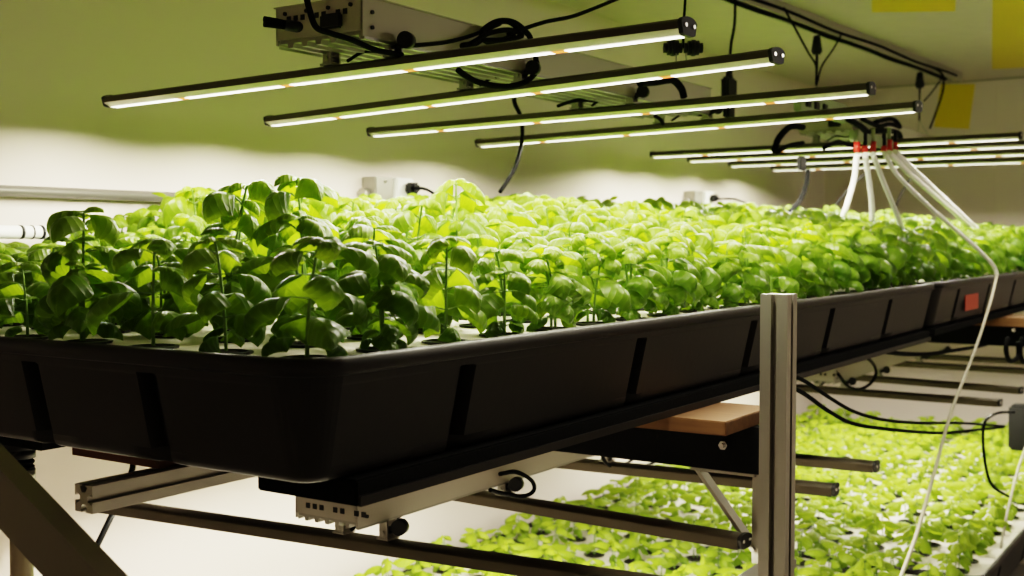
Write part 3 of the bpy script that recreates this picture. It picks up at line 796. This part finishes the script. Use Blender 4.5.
cable([(470, 44), (490, 33), (510, 30), (522, 36), (500, 40), (480, 40)], 1, .318, .0042, 'small extra coil of cord on the side of the nearest light')
cable([(508, 34), (520, 30), (545, 22), (570, 17), (590, 10), (622, -3)], 1, .32, .0036, 'thin black cord stretching from the coil up to the right')
cable([(514, 96), (515, 104), (521, 118), (522, 140), (516, 165), (508, 180), (500, 192)], 1, .9, .0055, 'long thick black cord hanging from the nearest light to the wall')
cable([(558, 106), (570, 102), (582, 100), (600, 101), (612, 99)], 1, .45, .0035, 'small arched lead between the second and third bars')
cable([(640, 83), (655, 82), (672, 80), (681, 88), (684, 97)], 1, .25, .0075, 'thick black lead at the far end of the nearest upper light')
cable([(655, 116), (660, 119), (663, 124)], 1, .4, .004, 'short lead near the fourth bar of the nearest light')

# far light clutter: controller box, cables, tube manifold
fx = empty('control_box', at(835, 128, 1, .33), 'olive green control box with sockets on the front of the farther light', 'control box')
q = at(795, 138, 1, .333); q2 = at(842, 122, 1, .333)
MB().box(q.x, q2.x, .318, .3385, 1.93, 1.985, .003).build('box_body', 'green', fx)
for k in range(3): MB().box(q.x+.04+k*.07, q.x+.07+k*.07, .312, .3185, 1.945, 1.965).build('socket', 'black', fx)
cable([(803, 127), (790, 127), (779, 138), (774, 151)], 1, .31, .0085, 'thick black cable curving down left of the far light')
cable([(803, 143), (788, 146), (777, 152)], 1, .30, .006, 'lower black cable curling at the left of the far light')
cable([(824, 148), (838, 142), (852, 146), (862, 145)], 1, .28, .006, 'black cable bulging under the green control box')
cable([(848, 119), (860, 126), (868, 133)], 1, .28, .009, 'short thick cable above the tube manifold')
cable([(862, 119), (878, 126), (890, 124), (900, 127), (892, 119), (875, 122)], 1, .28, .007, 'knotted black cable on top of the far light')
cable([(872, 131), (890, 131), (899, 134), (900, 142), (895, 149)], 1, .28, .009, 'black cable hooking down right of the tube manifold')
cable([(808, 170), (806, 185), (800, 200), (790, 212)], 1, .55, .008, 'dark cable dropping from the small grey clip to the basil')
cable([(866, 172), (850, 188), (838, 202), (828, 216)], 1, .55, .004, 'thin dark cord slanting behind the white tubes to the left')
cable([(912, 176), (902, 192), (896, 206)], 1, .45, .004, 'thin dark cord slanting behind the white tubes at right')
g_ = at(803, 163, 1, .10)
tag(MB().box(g_.x-.026, g_.x+.01, .095, .105, g_.z-.016, g_.z+.014, .003).build('cable_clip', 'black'), 'small grey clip on the bars of the farther light', 'clip')
fe = at(930, 144, 1, .33)
tag(MB().box(fe.x-.11, fe.x+.10, .30, .338, fe.z-.014, fe.z+.012, .004).build('socket_strip', 'black'), 'flat black socket strip at the far end of the farther light', 'socket strip')
mf = empty('tube_manifold', at(873, 145, 1, .05), 'green tube manifold with red connectors on the farther light', 'manifold')
m0 = at(855, 143, 1, .05); m1 = at(896, 143, 1, .05)
MB().box(m0.x, m1.x, .050, .065, m0.z+.004, m0.z+.030, .003).build('manifold_body', 'green', mf)
tub = [([(857, 154), (854, 180), (847, 205), (843, 216)], 'white drip tube hanging furthest left from the manifold'),
       ([(865, 154), (869, 180), (872, 205), (872, 220)], 'second white drip tube from the left, hanging nearly straight down'),
       ([(873, 154), (882, 178), (893, 205), (902, 228)], 'third white drip tube from the left, slanting gently right'),
       ([(884, 153), (900, 178), (935, 212), (972, 244), (992, 264), (997, 274), (991, 300), (975, 350), (952, 410), (935, 470), (918, 530), (900, 580), (892, 610)], 'long white drip tube that slants over the tray edge and hangs down in front'),
       ([(889, 153), (912, 176), (945, 204), (985, 238), (1022, 258), (1045, 270)], 'white drip tube slanting to the right edge above the basil, lower of the pair'),
       ([(895, 152), (920, 176), (952, 206), (990, 240), (1030, 268), (1050, 282)], 'white drip tube slanting to the right edge above the basil, upper of the pair')]
for k, (pp, lab) in enumerate(tub):
    c0 = at(pp[0][0], pp[0][1]-5, 1, .048)
    zo = Vector((0, 0, (.004, -.004, .006, -.006, .008, 0)[k])); MB().cyl(c0+zo+Vector((0, 0, .012)), c0-Vector((0, 0, .008)), .0075, 10).build('connector', 'red', mf); MB().cyl(c0+zo+Vector((0, 0, .042)), c0+zo+Vector((0, 0, .012)), .005, 8).build('valve_stem', 'black' if k % 2 else 'green', mf)
    n = len(pp); pts = []
    for i, p in enumerate(pp):
        if k == 3: Y = (.045, .04, .02, .0, -.02, -.03, -.045, -.07, -.09, -.11, -.14, -.17, -.19)[i]
        elif k > 3: Y = .045+.02*i
        else: Y = .045+.012*i
        pts.append(at(p[0], p[1], 1, Y))
    if k == 3:
        o = MB().tube(pts[:6], .0058, 8, 8).build('drip_tube', 'tube')
        tag(o, 'white drip tube slanting from the manifold down to the front tray edge', 'tube')
        o = MB().tube(pts[5:], .0042, 8, 8).build('drip_tube', 'tube2'); tag(o, 'thin pale tube hanging down in front of the trays at right', 'tube')
    else: tag(MB().tube(pts, .0078 if k > 3 else .0068, 8, 8).build('drip_tube', 'tube'), lab, 'tube')
cable([(1030, 435), (1018, 470), (1008, 510), (1003, 535), (999, 560)], 1, -.12, .004, 'pale tube at the right edge running down to the lower tray rim', name='drip_tube', m='tube2', cat='tube')

# lower right cables
cable([(790, 374), (806, 382), (830, 398), (855, 412), (885, 420), (920, 423), (960, 423), (1004, 426)], 1, -.06, .0038, 'black cable sagging right from behind the post, upper of two')
cable([(790, 386), (806, 395), (830, 412), (855, 424), (895, 430), (940, 433), (975, 430), (1004, 427)], 1, -.06, .0042, 'black cable sagging right from behind the post, lower of two')
cable([(1014, 412), (998, 413), (986, 420), (983, 435), (985, 462), (992, 485), (1008, 496), (1018, 500)], 1, -.07, .0045, 'black cord dropping from the wall box at right into the seedlings')
cable([(838, 374), (848, 386), (860, 389), (872, 382), (876, 370), (868, 359), (852, 357)], 1, .30, .0048, 'round loop of black cord under the farther tray')
cable([(885, 352), (905, 354), (930, 354), (950, 351), (975, 347), (1000, 341), (1026, 338)], 1, .10, .006, 'black cord running right beneath the farther tray')
cable([(1008, 338), (1006, 350), (1010, 361), (1018, 356), (1018, 342)], 1, -.12, .007, 'tangle of black cord hanging under the far cross beam')
cable([(1022, 338), (1020, 352), (1024, 362), (1030, 360)], 1, -.12, .007, 'second twist of cord hanging under the far cross beam')
cable([(500, 474), (516, 472), (531, 480), (534, 490), (524, 496), (505, 494), (490, 490)], 1, .33, .0038, 'loop of black cord beside the nearer lower light')
cable([(134, 455), (132, 470), (124, 492), (112, 515), (96, 548)], 1, 1.0, .0055, 'grey cord hanging at the lower left under the tray', m='rubber')
cable([(602, 449), (604, 460), (610, 466)], 1, .35, .0035, 'short lead at the far end of the nearer lower light')
cable([(640, 452), (632, 460), (624, 464)], 1, .5, .003, 'thin lead under the black cross beam')
cable([(668, 456), (655, 462), (645, 466)], 1, .5, .003, 'second thin lead under the black cross beam')
pl = at(1022, 428, 1, -.07)
tag(MB().box(pl.x-.022, pl.x+.06, -.11, -.03, pl.z-.075, pl.z+.075, .008).build('junction_box', 'black'), 'black junction box at the right edge above the seedlings', 'junction box')

# ---------------------------------------------------------------- yellow sheets
def sheet(pts, lab, n):
    bm = bmesh.new(); n = Vector(n)*.0012
    a = [bm.verts.new(p) for p in pts]; c = [bm.verts.new(p+n) for p in pts]
    bm.faces.new(a); bm.faces.new(c[::-1])
    for i in range(4): bm.faces.new((a[i], a[(i+1) % 4], c[(i+1) % 4], c[i]))
    t = MB(); t.bm.free(); t.bm = bm; o = t.build('yellow_sticky_sheet', 'paper'); tag(o, lab, 'sticky trap'); return o
zz = ZC-.0015
sheet([at(x, y, 2, zz) for x, y in ((872, 12), (955, 11), (957, -18), (872, -18))], 'yellow sticky sheet on the ceiling at the top edge of the photo', (0, 0, -1))
sheet([at(x, y, 2, zz) for x, y in ((992, 69), (1050, 66), (1060, -20), (993, -20))], 'large yellow sticky sheet on the ceiling at the top right corner', (0, 0, -1))
sheet([at(x, y, 0, X1-.0015) for x, y in ((941, 84), (975, 84), (969, 129), (934, 127))], 'yellow sticky sheet on the far end wall beside the hanging cord', (-1, 0, 0))

# added unseen fill lamp above the aisle, brightens the far wall and ceiling
ld = bpy.data.lights.new('aisle_fill', 'AREA'); ld.shape = 'RECTANGLE'; ld.size = 1.2; ld.size_y = .3; ld.energy = 10; ld.color = (1, .92, .80)
lo = bpy.data.objects.new('aisle_fill', ld); col.objects.link(lo); lo.location = (3.2, -1.9, ZC-.12)
lo.rotation_euler = (math.radians(25), 0, 0)
# ---------------------------------------------------------------- world and view
w = bpy.data.worlds.new('world'); scn.world = w; w.use_nodes = True
w.node_tree.nodes['Background'].inputs[0].default_value = (.5, .5, .4, 1); w.node_tree.nodes['Background'].inputs[1].default_value = .02
scn.view_settings.view_transform = 'Filmic'
try: scn.view_settings.look = 'High Contrast'
except Exception: print('LOOKFAIL')
scn.view_settings.exposure = 0.2
